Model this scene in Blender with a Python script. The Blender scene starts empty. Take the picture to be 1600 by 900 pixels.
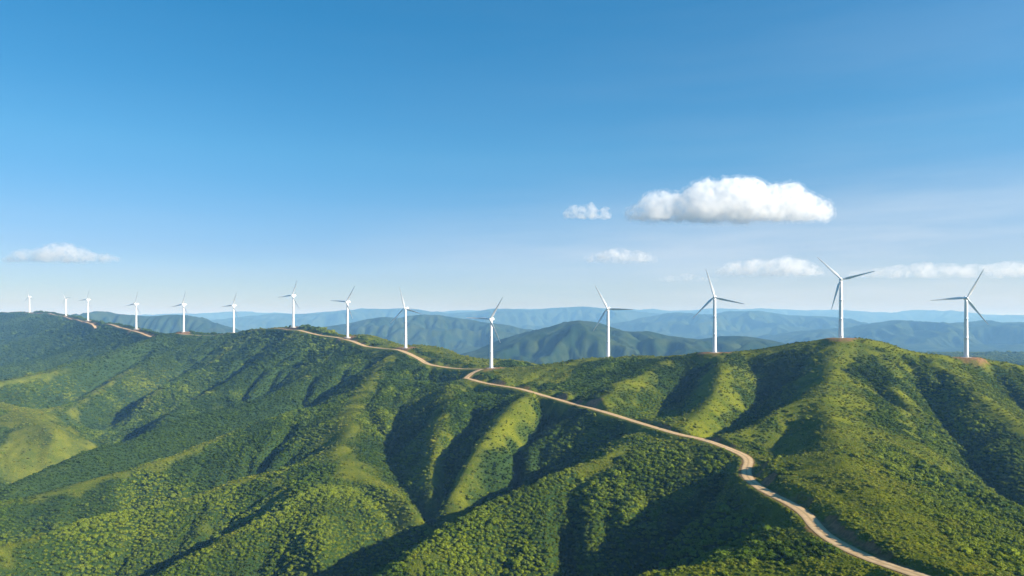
import bpy, bmesh, math, random
import numpy as np
R = math.radians
random.seed(7)
rng = np.random.default_rng(11)

# ------------------------------------------------------------------ scene, camera, helpers
scene = bpy.context.scene
col = scene.collection
F = 1100.0            # focal length in pixels of the 1600 px wide frame
HY = 497.0            # row of the true horizon
ZC = 300.0            # camera height in the scene

def P(px, py, d):
    """point seen at (px, py) at depth d; heights are relative to the camera"""
    return ((px - 800.0) / F * d, d, -(py - HY) / F * d)

def V(px, z, d):
    return ((px - 800.0) / F * d, d, z)

def tag(o, label=None, cat=None, group=None, kind=None):
    if label: o['label'] = label
    if cat: o['category'] = cat
    if group: o['group'] = group
    if kind: o['kind'] = kind
    return o

def mesh_obj(name, verts, faces, mat=None, parent=None, smooth=True, link=True):
    me = bpy.data.meshes.new(name)
    verts = np.asarray(verts, dtype=np.float32)
    if isinstance(faces, np.ndarray):
        n, k = faces.shape
        me.vertices.add(len(verts)); me.vertices.foreach_set('co', verts.ravel())
        me.loops.add(n * k); me.loops.foreach_set('vertex_index', faces.astype(np.int32).ravel())
        me.polygons.add(n)
        me.polygons.foreach_set('loop_start', np.arange(0, n * k, k, dtype=np.int32))
        me.polygons.foreach_set('loop_total', np.full(n, k, dtype=np.int32))
        me.update(calc_edges=True)
    else:
        me.from_pydata([tuple(v) for v in verts], [], faces)
        me.update()
    if smooth:
        me.polygons.foreach_set('use_smooth', np.ones(len(me.polygons), dtype=bool))
    if mat: me.materials.append(mat)
    o = bpy.data.objects.new(name, me)
    if link: col.objects.link(o)
    if parent: o.parent = parent
    return o

def grid_faces(ny, nx):
    i = np.arange(ny - 1)[:, None] * nx + np.arange(nx - 1)[None, :]
    return np.stack([i, i + 1, i + nx + 1, i + nx], axis=-1).reshape(-1, 4)

# value noise -------------------------------------------------------
_T = np.random.default_rng(3).random((256, 256))
def vnoise(x, y):
    xi = np.floor(x).astype(np.int64); yi = np.floor(y).astype(np.int64)
    fx = x - xi; fy = y - yi
    fx = fx * fx * fx * (fx * (fx * 6 - 15) + 10); fy = fy * fy * fy * (fy * (fy * 6 - 15) + 10)
    x0 = xi & 255; x1 = (xi + 1) & 255; y0 = yi & 255; y1 = (yi + 1) & 255
    a = _T[y0, x0]; b = _T[y0, x1]; c = _T[y1, x0]; d = _T[y1, x1]
    return (a + (b - a) * fx + (c - a) * fy + (a - b - c + d) * fx * fy) * 2 - 1
def fbm(x, y, wl, octv=4, gain=0.5, ox=0.0):
    s = 0; a = 1.0; t = 0
    c, sn = math.cos(0.6), math.sin(0.6)
    x = x / wl + ox; y = y / wl + ox * 1.7
    for _ in range(octv):
        s = s + a * vnoise(x, y); t += a; a *= gain
        x, y = (c * x - sn * y) * 2.03 + 11.3, (sn * x + c * y) * 2.03 + 5.7
    return s / t

# ------------------------------------------------------------------ layout of the ridges (seen row, column and depth)
TURB = [  # base column, base row, hub height in px, first blade angle
    (46, 488, 24.0, 100), (103, 493, 26.7, 5), (137.5, 500.5, 32.3, 66), (212.8, 513.5, 38.5, 70),
    (287, 518, 42, 70), (365.2, 519.5, 42, 66), (458.2, 510.5, 48.5, 66), (543, 526.8, 55, 56),
    (633.8, 543.8, 62, 104), (767.5, 575, 76, 57), (950, 559.2, 76.7, 118), (1116.5, 550.5, 86, 106),
    (1313.8, 528, 91, 134), (1509.5, 558.2, 92, 64)]
TD = [80 * F / t[2] for t in TURB]

road = [P(*p) for p in [(46,489,3660),(75,489.5,3540),(90,491.5,3420),(103,494,3290),(120,498,2980),(137.5,501.5,2715),(155,502,2600),(172,505,2520),(190,509,2400),
    (213,514.5,2280),(228,518,2220),(243,523,2160),(262,524.5,2110),(287,519,2088),(310,522,2082),(340,523,2085),(365,520.5,2088),(400,515,1980),
    (430,511.5,1890),(458,511.5,1808),(470,512.5,1785),(485,517,1735),(500,521.5,1700),(525,524.5,1650),(545,528,1592),(560,533,1545),(575,538,1505),(600,541.5,1462),
    (620,544,1425),(640,550,1380),(660,561,1330),(675,568,1285),(700,572.5,1240),(735,575,1195),(756,575.5,1166),(750,576.5,1150),(738,578.5,1138),(729,581.5,1122),
    (725.5,585.5,1102),(728,589,1084),(738,592,1064),(760,595.5,1036),(800,604,987),(850,617,926),(900,631,862),(950,645,799),(1000,660,742),(1060,678,681),(1100,687,657),
    (1138,701,620),(1161,711,596),(1170,719,576),(1166,733,543),(1169,745,514),(1185,759,483),(1208,772,454),(1235,786,426),(1259,802,397),(1276,823,364),(1296,841,339),
    (1330,860,314),(1364,875,294),(1397,887,279),(1441,900,262),(1520,925,236),(1640,960,205)]]

ridges = {
 'main': [P(*p) for p in [(-90,492,3750),(0,489,3720),(46,488,3667),(75,487.5,3550),(103,493,3296),(137.5,500,2724),(175,506,2520),(213,513.5,2286),(240,521,2180),(262,523,2120),
    (287,518,2095),(325,520,2090),(365,519.5,2095),(400,514,1990),(430,510.5,1900),(458,510.5,1814),(480,508.5,1835),(505,513,1790),(530,522,1690),(543,526.5,1602),(560,523,1640),(585,524,1620),
    (610,531,1560),(634,541,1480),(650,540,1470),(680,541,1440),(705,547,1400),(740,560,1330),(767,572,1260)]],
 'knoll': [P(*p) for p in [(767,575.5,1158),(800,575,1130),(832,581,1080),(845,590,1040)]],
 'knoll2': [P(*p) for p in [(740,566,1380),(800,563.5,1350),(852,573,1290),(880,585,1260)]],
 'right': [P(*p) for p in [(800,604,1002),(818,592,1035),(850,573,1090),(900,561,1130),(950,558.5,1147),(1000,557,1120),(1050,556,1080),(1085,550,1045),(1116,550,1023),(1160,548,1020),(1200,541,1010),
    (1250,532,990),(1290,528,975),(1314,528,967),(1350,528,960),(1385,536,955),(1425,549,950),(1460,555,950),(1509,558,957),(1560,561,965),(1600,570,960),(1700,592,940),(1900,620,900)]],
 'A': [P(*p) for p in [(1065,555,1065),(1020,580,960),(965,608,870),(940,628,830)]],
 'B': [P(*p) for p in [(1116,552,1010),(1125,590,880),(1110,640,760),(1095,672,690)]],
 'C': [P(*p) for p in [(1290,595,800),(1240,620,750),(1180,645,700),(1130,668,665)]],
 'D': [P(*p) for p in [(1314,530,955),(1300,560,890),(1290,595,800),(1292,640,680),(1302,692,560),(1330,748,455),(1362,797,382),(1412,846,315),(1470,880,270),(1560,905,250),(1700,930,220)]],
 'D2': [P(*p) for p in [(1385,538,950),(1400,590,850),(1420,650,720),(1450,710,610),(1500,757,535),(1600,818,450),(1700,860,400),(1900,900,330)]],
 'F': [P(*p) for p in [(1480,560,940),(1512,607,830),(1560,640,770),(1640,690,700),(1800,740,640)]],
 'G': [P(*p) for p in [(1100,694,645),(1050,688,680),(997,676,722),(950,702,672),(917,723,640),(817,760,590),(763,787,565),(717,807,540),(677,840,500),(600,895,460),(520,950,430)]],
 'H': [P(*p) for p in [(1225,812,395),(1178,833,370),(1117,855,350),(1060,880,335),(1000,900,325),(900,930,310),(700,960,300)]],
 'H2': [P(*p) for p in [(1300,885,285),(1200,893,290),(1120,900,292),(1000,930,290)]],
 'J1': [P(*p) for p in [(825,619,900),(797,652,830),(745,698,760),(703,758,705)]],
 'J2': [P(*p) for p in [(705,598,1020),(690,632,920),(674,698,810),(685,766,718)]],
 'K': [P(*p) for p in [(612,547,1420),(590,570,1280),(570,600,1130),(548,640,1000),(535,690,870),(530,715,820)]],
 'K2': [P(*p) for p in [(530,715,820),(575,745,770),(620,770,730),(665,795,690)]],
 'K3': [P(*p) for p in [(530,715,820),(515,745,760),(510,800,665),(515,850,590),(520,900,540),(520,960,480)]],
 'L': [P(*p) for p in [(530,715,820),(490,722,815),(443,737,795),(432,780,715),(385,822,650),(330,850,620),(250,900,570),(150,960,520)]],
 'N1': [P(*p) for p in [(443,737,795),(400,742,800),(350,755,790),(300,777,760),(250,788,740),(180,800,715),(127,812,690),(67,830,660),(0,852,630),(-100,880,600)]],
 'N2': [P(*p) for p in [(570,600,1130),(500,632,1090),(450,648,1050),(400,663,1000),(360,677,970),(293,703,920),(240,723,890),(167,743,860),(100,760,840),(43,773,820),(0,780,800),(-100,800,770)]],
 'N3': [P(*p) for p in [(543,529,1600),(520,555,1500),(490,580,1400),(460,603,1300),(400,627,1210),(327,643,1150),(247,667,1080),(207,687,1040),(147,700,1010),(93,720,970),(50,737,940),(0,765,900)]],
 'Q': [P(*p) for p in [(458,512,1810),(440,540,1680),(400,570,1560),(350,600,1450),(300,625,1350),(250,650,1270)]],
 'S': [P(*p) for p in [(400,514,1990),(375,535,1900),(330,565,1750),(280,590,1600),(230,615,1480)]],
 'U': [P(*p) for p in [(325,520,2090),(290,540,1990),(240,560,1850),(190,585,1700),(150,610,1560),(110,640,1400)]],
 'O': [P(*p) for p in [(287,518,2095),(250,526,2040),(205,540,1950),(162,556,1850),(120,569,1750),(87,580,1680),(40,590,1600),(0,598,1540),(-80,610,1480)]],
 'O2': [P(*p) for p in [(0,625,1400),(50,650,1300),(90,680,1200)]],
 'P1': [P(*p) for p in [(190,510,2400),(150,530,2350),(100,550,2280),(50,568,2200),(0,580,2120)]],
 'P2': [P(*p) for p in [(137,502,2720),(110,515,2750),(60,532,2750),(0,548,2700)]],
 'P3': [P(*p) for p in [(75,488,3500),(40,505,3350),(0,515,3250)]],
}
valleys = [[V(*p) for p in L] for L in [
 [(1085,-72,985),(1050,-95,880),(1010,-107,800)],
 [(1190,-70,950),(1190,-95,830),(1150,-110,720),(1120,-113,680)],
 [(1250,-90,690),(1215,-103,630),(1185,-112,598)],
 [(1450,-95,850),(1500,-116,720),(1560,-136,620),(1680,-152,540),(1850,-165,480)],
 [(1600,-110,880),(1700,-150,800),(1850,-170,760)],
 [(700,-170,1640),(830,-150,1480),(950,-170,1450),(1116,-180,1400),(1314,-180,1350),(1510,-180,1300),(1750,-190,1200)],
 [(213,-150,2900),(365,-160,2600),(458,-150,2350),(560,-150,2050),(650,-150,1800),(760,-150,1600)],
 [(1140,-124,560),(1090,-138,525),(1020,-155,490),(950,-168,450),(860,-180,415),(700,-195,380),(500,-205,360),(200,-225,340)],
 [(980,-121,745),(900,-140,745),(850,-152,735),(800,-163,722),(740,-177,700),(680,-186,672),(600,-196,620),(520,-207,560),(400,-222,500),(300,-230,470),(100,-240,450)],
 [(790,-110,965),(765,-108,985),(735,-106,1015)],
 [(735,-100,1110),(700,-102,1140),(670,-100,1190)],
 [(770,-105,930),(728,-129,850),(702,-151,790),(695,-177,720)],
 [(850,-125,860),(800,-148,790)],
 [(655,-94,1130),(632,-119,1000),(614,-147,880),(629,-170,780),(665,-184,700)],
 [(400,-198,720),(330,-215,670),(200,-226,620),(50,-235,590),(-100,-240,560)],
 [(500,-160,900),(440,-180,870),(350,-200,850),(250,-214,810),(120,-226,750),(0,-232,710),(-120,-240,680)],
 [(600,-80,1380),(550,-100,1330),(480,-130,1230),(415,-157,1120),(330,-180,1040),(240,-205,980),(120,-225,920),(0,-235,870),(-100,-240,850)],
 [(500,-45,1650),(460,-85,1500),(410,-120,1400),(350,-155,1290),(280,-180,1200),(200,-205,1120),(100,-225,1050),(0,-235,1000)],
 [(430,-45,1800),(395,-85,1700),(330,-135,1540),(270,-170,1400),(200,-200,1290),(120,-222,1180),(0,-235,1100)],
 [(350,-65,1990),(300,-105,1850),(250,-140,1700),(200,-170,1550),(140,-205,1380)],
 [(230,-95,1960),(170,-130,1800),(110,-165,1620),(60,-195,1450)],
 [(235,-62,2130),(180,-120,2130),(120,-160,2050),(50,-185,1950),(-50,-205,1900)],
 [(175,-45,2600),(115,-95,2550),(60,-130,2480),(0,-160,2400)],
 [(100,-35,3000),(50,-75,3000),(0,-105,2950)],
 [(1150,-135,250),(900,-150,240),(500,-190,240)],
]]

# ------------------------------------------------------------------ solve the height field from ridges and valleys
DX = 6.0
shallow = [L for L in valleys if abs(L[-1][1] - 720) < 3 or abs(L[-1][1] - 700) < 3 or abs(L[-1][1] - 790) < 3]
X0, X1, Y0, Y1 = -3000.0, 1500.0, 30.0, 4200.0
NX = int((X1 - X0) / DX) + 1; NY = int((Y1 - Y0) / DX) + 1
BASE = -300.0

def dense(pts, step):
    pts = np.array(pts, float); out = []
    for a, b in zip(pts[:-1], pts[1:]):
        n = max(1, int(np.hypot(*(b - a)[:2]) / step))
        t = np.arange(n)[:, None] / n
        out.append(a + (b - a) * t)
    out.append(pts[-1:])
    return np.concatenate(out)

def catmull(pts, n=6):
    p = np.array(pts, float); p = np.vstack([2 * p[0] - p[1], p, 2 * p[-1] - p[-2]])
    out = []
    for i in range(1, len(p) - 2):
        for k in range(n):
            t = k / n
            out.append(0.5 * ((2 * p[i]) + (-p[i-1] + p[i+1]) * t + (2*p[i-1] - 5*p[i] + 4*p[i+1] - p[i+2]) * t*t + (-p[i-1] + 3*p[i] - 3*p[i+1] + p[i+2]) * t**3))
    out.append(p[-2])
    return np.array(out)

def solve():
    s = np.zeros((NY, NX)); c = np.zeros((NY, NX))
    lines = list(ridges.values()) + valleys + [road[:-1]]
    for L in lines:
        q = dense(catmull(L, 5), 3.0)
        if any(L is v for v in valleys[:4] + valleys[7:]):
            run = np.concatenate([[0], np.cumsum(np.hypot(np.diff(q[:, 0]), np.diff(q[:, 1])))])
            deep = 34 if q[:, 0].mean() < -60 else 24
            if any(L is v for v in shallow + valleys[3:4]): deep = 13
            q[:, 2] -= 5 + deep * np.clip(run / 260, 0, 1)
        i = np.round((q[:, 1] - Y0) / DX).astype(int); j = np.round((q[:, 0] - X0) / DX).astype(int)
        ok = (i >= 0) & (i < NY) & (j >= 0) & (j < NX)
        np.add.at(s, (i[ok], j[ok]), q[ok, 2]); np.add.at(c, (i[ok], j[ok]), 1.0)
    for sl in ((-1, slice(None)), (slice(None), 0)):
        s[sl] = BASE; c[sl] = 1
    s[:, -1] = -190; c[:, -1] = 1
    s[0, :] = -170; c[0, :] = 1
    pyr = [(s, c)]
    while min(pyr[-1][0].shape) > 24:
        s_, c_ = pyr[-1]
        h, w = s_.shape; H, W = (h + 1) // 2 * 2, (w + 1) // 2 * 2
        a = np.zeros((H, W)); b = np.zeros((H, W)); a[:h, :w] = s_; b[:h, :w] = c_
        a = a.reshape(H // 2, 2, W // 2, 2).sum((1, 3)); b = b.reshape(H // 2, 2, W // 2, 2).sum((1, 3))
        pyr.append((a, b))
    z = None
    for lev, (s_, c_) in reversed(list(enumerate(pyr))):
        h, w = s_.shape
        fix = c_ > 0; val = np.where(fix, s_ / np.maximum(c_, 1e-9), 0)
        if z is None: z = np.full((h, w), -150.0)
        else: z = np.repeat(np.repeat(z, 2, 0), 2, 1)[:h, :w]
        z[fix] = val[fix]
        for _ in range(300 if lev > 0 else 120):
            p = np.pad(z, 1, mode='edge')
            n = 0.25 * (p[2:, 1:-1] + p[:-2, 1:-1] + p[1:-1, 2:] + p[1:-1, :-2])
            z = np.where(fix, val, n)
    return z

def blur(z, n):
    for _ in range(n):
        p = np.pad(z, 1, mode='edge')
        z = 0.5 * z + 0.125 * (p[2:, 1:-1] + p[:-2, 1:-1] + p[1:-1, 2:] + p[1:-1, :-2])
    return z

def erode(z, dx, passes, k, acap, m=0.5, soft=1):
    h, w = z.shape; N = h * w
    idx = np.arange(N).reshape(h, w)
    offs = [(-1,-1),(-1,0),(-1,1),(0,-1),(0,1),(1,-1),(1,0),(1,1)]
    for _ in range(passes):
        best = np.zeros((h, w)); rec = idx.copy(); dist = np.ones((h, w))
        zp = np.pad(z, 1, constant_values=1e9); ip = np.pad(idx, 1)
        for a, b in offs:
            dd = dx * math.hypot(a, b)
            sl = (z - zp[1+a:1+a+h, 1+b:1+b+w]) / dd
            m_ = sl > best
            best = np.where(m_, sl, best); rec = np.where(m_, ip[1+a:1+a+h, 1+b:1+b+w], rec); dist = np.where(m_, dd, dist)
        order = np.argsort(-z, axis=None).tolist()
        rl = rec.ravel().tolist(); A = [dx * dx] * N
        for i in order:
            r_ = rl[i]
            if r_ != i: A[r_] += A[i]
        Fk = (k * np.minimum(np.array(A), acap) ** m / dist.ravel()).tolist()
        zl = z.ravel().tolist()
        for i in reversed(order):
            r_ = rl[i]
            if r_ != i and zl[i] > zl[r_]:
                f = Fk[i]; zl[i] = (zl[i] + f * zl[r_]) / (1 + f)
        z = np.array(zl).reshape(h, w)
        if soft: z = blur(z, 1)
    return z, np.array(A).reshape(h, w)

gx = X0 + DX * np.arange(NX); gy = Y0 + DX * np.arange(NY)
GX, GY = np.meshgrid(gx, gy)
Z = solve()
Zc = Z.copy()
Z = blur(Z, 2)
Z += 5.0 * fbm(GX, GY, 130, 4) + 1.4 * fbm(GX, GY, 34, 2, ox=9)
Z, AREA = erode(Z, DX, 8, 0.11, 6.0e4)
# keep the crests where they were laid out: pull the broad shape back to the solved one
Z = Z + blur(Zc - Z, 160) * 0.75

def sample(grid, x, y):
    u = np.clip((x - X0) / DX, 0, NX - 1.001); v = np.clip((y - Y0) / DX, 0, NY - 1.001)
    j = u.astype(int); i = v.astype(int); a = u - j; b = v - i
    return (grid[i, j] * (1-a) * (1-b) + grid[i, j+1] * a * (1-b) + grid[i+1, j] * (1-a) * b + grid[i+1, j+1] * a * b)

def sample_c(grid, x, y):
    """smooth (Catmull-Rom) sampling"""
    u = np.clip((x - X0) / DX, 1, NX - 3.001); v = np.clip((y - Y0) / DX, 1, NY - 3.001)
    j = u.astype(int); i = v.astype(int); a = u - j; b = v - i
    def wts(t):
        return (-0.5*t + t*t - 0.5*t**3, 1 - 2.5*t*t + 1.5*t**3, 0.5*t + 2*t*t - 1.5*t**3, -0.5*t*t + 0.5*t**3)
    wa, wb = wts(a), wts(b); s = 0
    for p in range(4):
        for q in range(4):
            s = s + wb[p] * wa[q] * grid[i + p - 1, j + q - 1]
    return s

# ------------------------------------------------------------------ roads: smooth centre line
road = [(a, b - 12, c - 1.2) if b > 1250 else (a, b, c) for a, b, c in road]
rc = dense(catmull(road, 6), 4.0)
for _ in range(4):
    rc[1:-1] = 0.5 * rc[1:-1] + 0.25 * (rc[:-2] + rc[2:])
zt = sample_c(Z, rc[:, 0], rc[:, 1])
far = rc[:, 1] > 1000
rc[:, 2] = np.where(far, 0.25 * rc[:, 2] + 0.75 * zt, 0.85 * rc[:, 2] + 0.15 * zt)
for _ in range(30):
    rc[1:-1, 2] = 0.5 * rc[1:-1, 2] + 0.25 * (rc[:-2, 2] + rc[2:, 2])
ROADW = 3.9

def near_line(x, y, pts, reach):
    """distance to a polyline, height of the nearest point, side; only points within reach are worked out"""
    D = np.full(x.shape, 1e9); H = np.zeros(x.shape); S = np.zeros(x.shape)
    order = np.argsort(y); ys = y[order]
    for a, b in zip(pts[:-1], pts[1:]):
        lo = np.searchsorted(ys, min(a[1], b[1]) - reach); hi = np.searchsorted(ys, max(a[1], b[1]) + reach)
        k = order[lo:hi]
        k = k[(x[k] > min(a[0], b[0]) - reach) & (x[k] < max(a[0], b[0]) + reach)]
        if not len(k): continue
        dx, dy = b[0] - a[0], b[1] - a[1]; L2 = dx*dx + dy*dy + 1e-9
        t = np.clip(((x[k] - a[0]) * dx + (y[k] - a[1]) * dy) / L2, 0, 1)
        qx, qy = a[0] + t*dx, a[1] + t*dy
        d = np.hypot(x[k] - qx, y[k] - qy)
        m = d < D[k]; kk = k[m]
        D[kk] = d[m]; H[kk] = a[2] + t[m] * (b[2] - a[2]); S[kk] = np.sign((x[kk] - qx[m]) * dy - (y[kk] - qy[m]) * dx)
    return D, H, S

PADS = []
for (px, py, hp, _), d in zip(TURB, TD):
    x, y, z = P(px, py, d); PADS.append((x, y, z))

def sstep(a, b, x):
    t = np.clip((x - a) / (b - a), 0, 1); return t * t * (3 - 2 * t)

def height(x, y):
    """final ground height (relative to the camera) and the soil amount"""
    z = sample_c(Z, x, y)
    amp = np.clip(1.2 - y / 4000, 0.5, 1)
    z = z + amp * (0.9 * fbm(x, y, 22, 3, ox=3) + 0.25 * fbm(x, y, 5, 2, ox=5))
    soil = np.zeros(x.shape)
    for k, (a, b, c) in enumerate(PADS):
        m = (np.abs(x - a) < 60) & (np.abs(y - b) < 60)
        if not m.any(): continue
        r = np.hypot(x[m] - a, y[m] - b)
        w = 1 - sstep(12, 34, r + 4 * fbm(x[m], y[m], 15, 2))
        z[m] = z[m] * (1 - w) + c * w
        soil[m] = np.maximum(soil[m], (1 - sstep(16, 28, r + 9 * fbm(x[m], y[m], 9, 3))))
    D, H, S = near_line(x, y, rc, 30)
    m = D < 29
    d = D[m]; n = 1.5 * fbm(x[m], y[m], 12, 2)
    ym = y[m]; seg = np.zeros(ym.shape)
    for a_, b_, k_ in ((300, 545, 1.0), (590, 640, .8), (685, 765, .8), (835, 905, .8), (1030, 1105, .7), (1290, 1400, .7)):
        seg = np.maximum(seg, k_ * sstep(a_ - 14, a_ + 14, ym) * (1 - sstep(b_ - 14, b_ + 14, ym)))
    zm = z[m] + np.where(S[m] < 0, 2.6 * seg * sstep(4.5, 10, d) * (1 - sstep(14, 29, d)), 0)
    z[m] = zm
    up = z[m] - H[m]
    reach = ROADW + 2.2 + np.clip(np.abs(up) * np.where(up > 0, 0.95, 1.5), 1.5, 10)
    w = 1 - sstep(ROADW + 1.6 + 2 * sstep(900, 1500, ym), reach + 1.0 + 2 * sstep(900, 1500, ym), d)
    z[m] = z[m] * (1 - w) + (H[m] - 0.12) * w
    bank = (up > 0.9) & ((seg > 0.15) | (up > 2.5)) & (d > ROADW + 1.2) & (d < reach + n)
    verge = d < ROADW + 1.3 + 1.2 * n
    sm = np.where(bank, np.clip(0.6 + 0.3 * (up - 0.9), 0, 1) * sstep(-0.45, 0.1, fbm(x[m], y[m], 26, 3, ox=2)), 0)
    sm = np.maximum(sm, np.where(verge, 0.75, 0))
    soil[m] = np.maximum(soil[m], sm)
    return z, soil, D

# forest tint darkened in place of shade: far-left ridge, spur below the summit
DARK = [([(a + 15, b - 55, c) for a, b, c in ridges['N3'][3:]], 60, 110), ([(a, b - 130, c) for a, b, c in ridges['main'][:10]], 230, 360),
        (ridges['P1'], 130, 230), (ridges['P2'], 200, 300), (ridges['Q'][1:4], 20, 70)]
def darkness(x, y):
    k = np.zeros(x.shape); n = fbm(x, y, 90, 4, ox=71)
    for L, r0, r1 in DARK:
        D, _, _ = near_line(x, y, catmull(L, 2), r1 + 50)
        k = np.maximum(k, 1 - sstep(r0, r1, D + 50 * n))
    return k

# how grassy (1) or wooded (0) the ground is
GRASS = [(road, 8, 20, 10), (ridges['D'], 30, 58, 22), (ridges['K'], 2, 34, 26), (ridges['K2'], 0, 24, 20), (ridges['right'], 20, 40, 16), (ridges['knoll'], 45, 62, 18),
         (ridges['knoll2'], 24, 40, 22), (ridges['main'][19:], 22, 50, 18), (ridges['main'][:20], 8, 30, 20), (ridges['O2'], 25, 85, 60), (ridges['F'], 4, 30, 24), (ridges['B'], 6, 34, 24), (ridges['A'], 4, 26, 20),
         (ridges['J1'], 2, 24, 20), (ridges['J2'], 0, 22, 18), (ridges['G'][:5], 0, 22, 20), (ridges['H2'], 14, 30, 20), (ridges['C'], 2, 24, 20), (ridges['D2'][:4], -2, 24, 24), (ridges['N2'], 2, 12, 8), (ridges['N1'], 2, 12, 8), (ridges['N3'], 0, 11, 8), (ridges['O'], 2, 14, 8), (ridges['Q'], 0, 12, 10), (ridges['S'], 0, 12, 10), (ridges['U'], 0, 12, 10), (ridges['L'], 0, 12, 10)]
def grassiness(x, y):
    g = np.zeros(x.shape)
    n = fbm(x, y, 60, 4, ox=17)
    n2 = fbm(x, y, 17, 3, ox=19)
    for L, r0, r1, na in GRASS:
        D, _, _ = near_line(x, y, catmull(L, 3), r1 + 32)
        g = np.maximum(g, 1 - sstep(r0, r1, D + na * (n * 1.6 + n2 * 0.9)))
    g = np.maximum(g, 0.6 * sstep(0.40, 0.65, fbm(x, y, 110, 4, ox=41) + 0.3 * n2))
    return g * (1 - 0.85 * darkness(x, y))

# ------------------------------------------------------------------ node helpers
def mat_new(name):
    m = bpy.data.materials.new(name); m.use_nodes = True
    nt = m.node_tree; nt.nodes.clear()
    out = nt.nodes.new('ShaderNodeOutputMaterial')
    return m, nt, out
def N(nt, t, **kw):
    n = nt.nodes.new(t)
    for k, v in kw.items():
        if k in n.inputs.keys() if hasattr(n.inputs, 'keys') else False: n.inputs[k].default_value = v
        else: setattr(n, k, v)
    return n
def ramp(nt, src, stops):
    r = nt.nodes.new('ShaderNodeValToRGB'); e = r.color_ramp.elements
    while len(e) < len(stops): e.new(0.5)
    for q, (p, c) in zip(e, stops): q.position = p; q.color = (*c, 1)
    nt.links.new(src, r.inputs[0]); return r.outputs[0]
def mixc(nt, f, a, b, mode='MIX'):
    m = nt.nodes.new('ShaderNodeMix'); m.data_type = 'RGBA'; m.blend_type = mode
    for s, v in ((0, f), (6, a), (7, b)):
        if hasattr(v, 'links'): nt.links.new(v, m.inputs[s])
        elif s == 0: m.inputs[0].default_value = v
        else: m.inputs[s].default_value = (*v, 1)
    return m.outputs[2]
def noise(nt, vec, scale, detail=4, rough=0.55):
    n = nt.nodes.new('ShaderNodeTexNoise'); n.inputs['Scale'].default_value = scale
    n.inputs['Detail'].default_value = detail; n.inputs['Roughness'].default_value = rough
    nt.links.new(vec, n.inputs['Vector']); return n.outputs[0]
def maprange(nt, src, a, b, c=0.0, d=1.0):
    n = nt.nodes.new('ShaderNodeMapRange'); nt.links.new(src, n.inputs[0])
    for i, v in zip((1, 2, 3, 4), (a, b, c, d)): n.inputs[i].default_value = v
    return n.outputs[0]

GRASS_A = (0.160, 0.178, 0.010); GRASS_B = (0.070, 0.100, 0.008); GRASS_C = (0.22, 0.19, 0.03)
SOIL_A = (0.30, 0.175, 0.080); SOIL_B = (0.15, 0.085, 0.042)
WOOD_A = (0.022, 0.048, 0.010); WOOD_B = (0.045, 0.075, 0.015)

def ground_material():
    m, nt, out = mat_new('hillside_grass_and_soil'); L = nt.links.new
    geo = nt.nodes.new('ShaderNodeNewGeometry'); pos = geo.outputs['Position']
    at = nt.nodes.new('ShaderNodeAttribute'); at.attribute_name = 'cover'
    sep = nt.nodes.new('ShaderNodeSeparateColor'); L(at.outputs['Color'], sep.inputs[0])
    soil, grass, rnd = sep.outputs[0], sep.outputs[1], sep.outputs[2]
    n1 = noise(nt, pos, 0.035, 5); n2 = noise(nt, pos, 0.35, 4, 0.65); n3 = noise(nt, pos, 1.6, 3, 0.7)
    g = mixc(nt, maprange(nt, n1, 0.38, 0.62), GRASS_B, GRASS_A)
    g = mixc(nt, maprange(nt, n2, 0.5, 0.75, 0, 0.7), g, GRASS_C)
    g = mixc(nt, maprange(nt, n3, 0.48, 0.7, 0, 0.6), g, (0.035, 0.062, 0.012))
    w = mixc(nt, maprange(nt, n2, 0.4, 0.65), WOOD_A, WOOD_B)
    c = mixc(nt, grass, w, g)
    s = mixc(nt, maprange(nt, n2, 0.35, 0.65), SOIL_B, SOIL_A)
    c = mixc(nt, soil, c, s)
    b = nt.nodes.new('ShaderNodeBsdfPrincipled'); L(c, b.inputs['Base Color'])
    b.inputs['Roughness'].default_value = 0.95; b.inputs['Specular IOR Level'].default_value = 0.0
    bump = nt.nodes.new('ShaderNodeBump'); bump.inputs['Strength'].default_value = 0.9; bump.inputs['Distance'].default_value = 0.9
    add = nt.nodes.new('ShaderNodeMath'); add.operation = 'ADD'; L(n2, add.inputs[0]); L(n3, add.inputs[1])
    L(add.outputs[0], bump.inputs['Height']); L(bump.outputs[0], b.inputs['Normal'])
    L(b.outputs[0], out.inputs[0]); return m

def road_material():
    m, nt, out = mat_new('packed_dirt'); L = nt.links.new
    uv = nt.nodes.new('ShaderNodeAttribute'); uv.attribute_name = 'across'
    geo = nt.nodes.new('ShaderNodeNewGeometry'); pos = geo.outputs['Position']
    n1 = noise(nt, pos, 0.25, 5, 0.6); n2 = noise(nt, pos, 2.5, 4, 0.7)
    c = mixc(nt, maprange(nt, n1, 0.35, 0.65), (0.50, 0.33, 0.155), (0.64, 0.46, 0.25))
    c = mixc(nt, maprange(nt, n2, 0.45, 0.75, 0, 0.5), c, (0.34, 0.22, 0.11))
    # wheel tracks: paler bands, a duller middle strip
    a = nt.nodes.new('ShaderNodeMath'); a.operation = 'ABSOLUTE'; L(uv.outputs['Fac'], a.inputs[0])
    t = ramp(nt, a.outputs[0], [(0.0, (1, 1, 1)), (0.22, (0.15, 0.15, 0.15)), (0.45, (0, 0, 0)), (0.7, (0.1, 0.1, 0.1)), (1.0, (1, 1, 1))])
    c = mixc(nt, t, c, (0.33, 0.22, 0.11))
    b = nt.nodes.new('ShaderNodeBsdfPrincipled'); L(c, b.inputs['Base Color']); b.inputs['Roughness'].default_value = 0.9
    b.inputs['Specular IOR Level'].default_value = 0.15
    L(b.outputs[0], out.inputs[0]); return m

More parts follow.
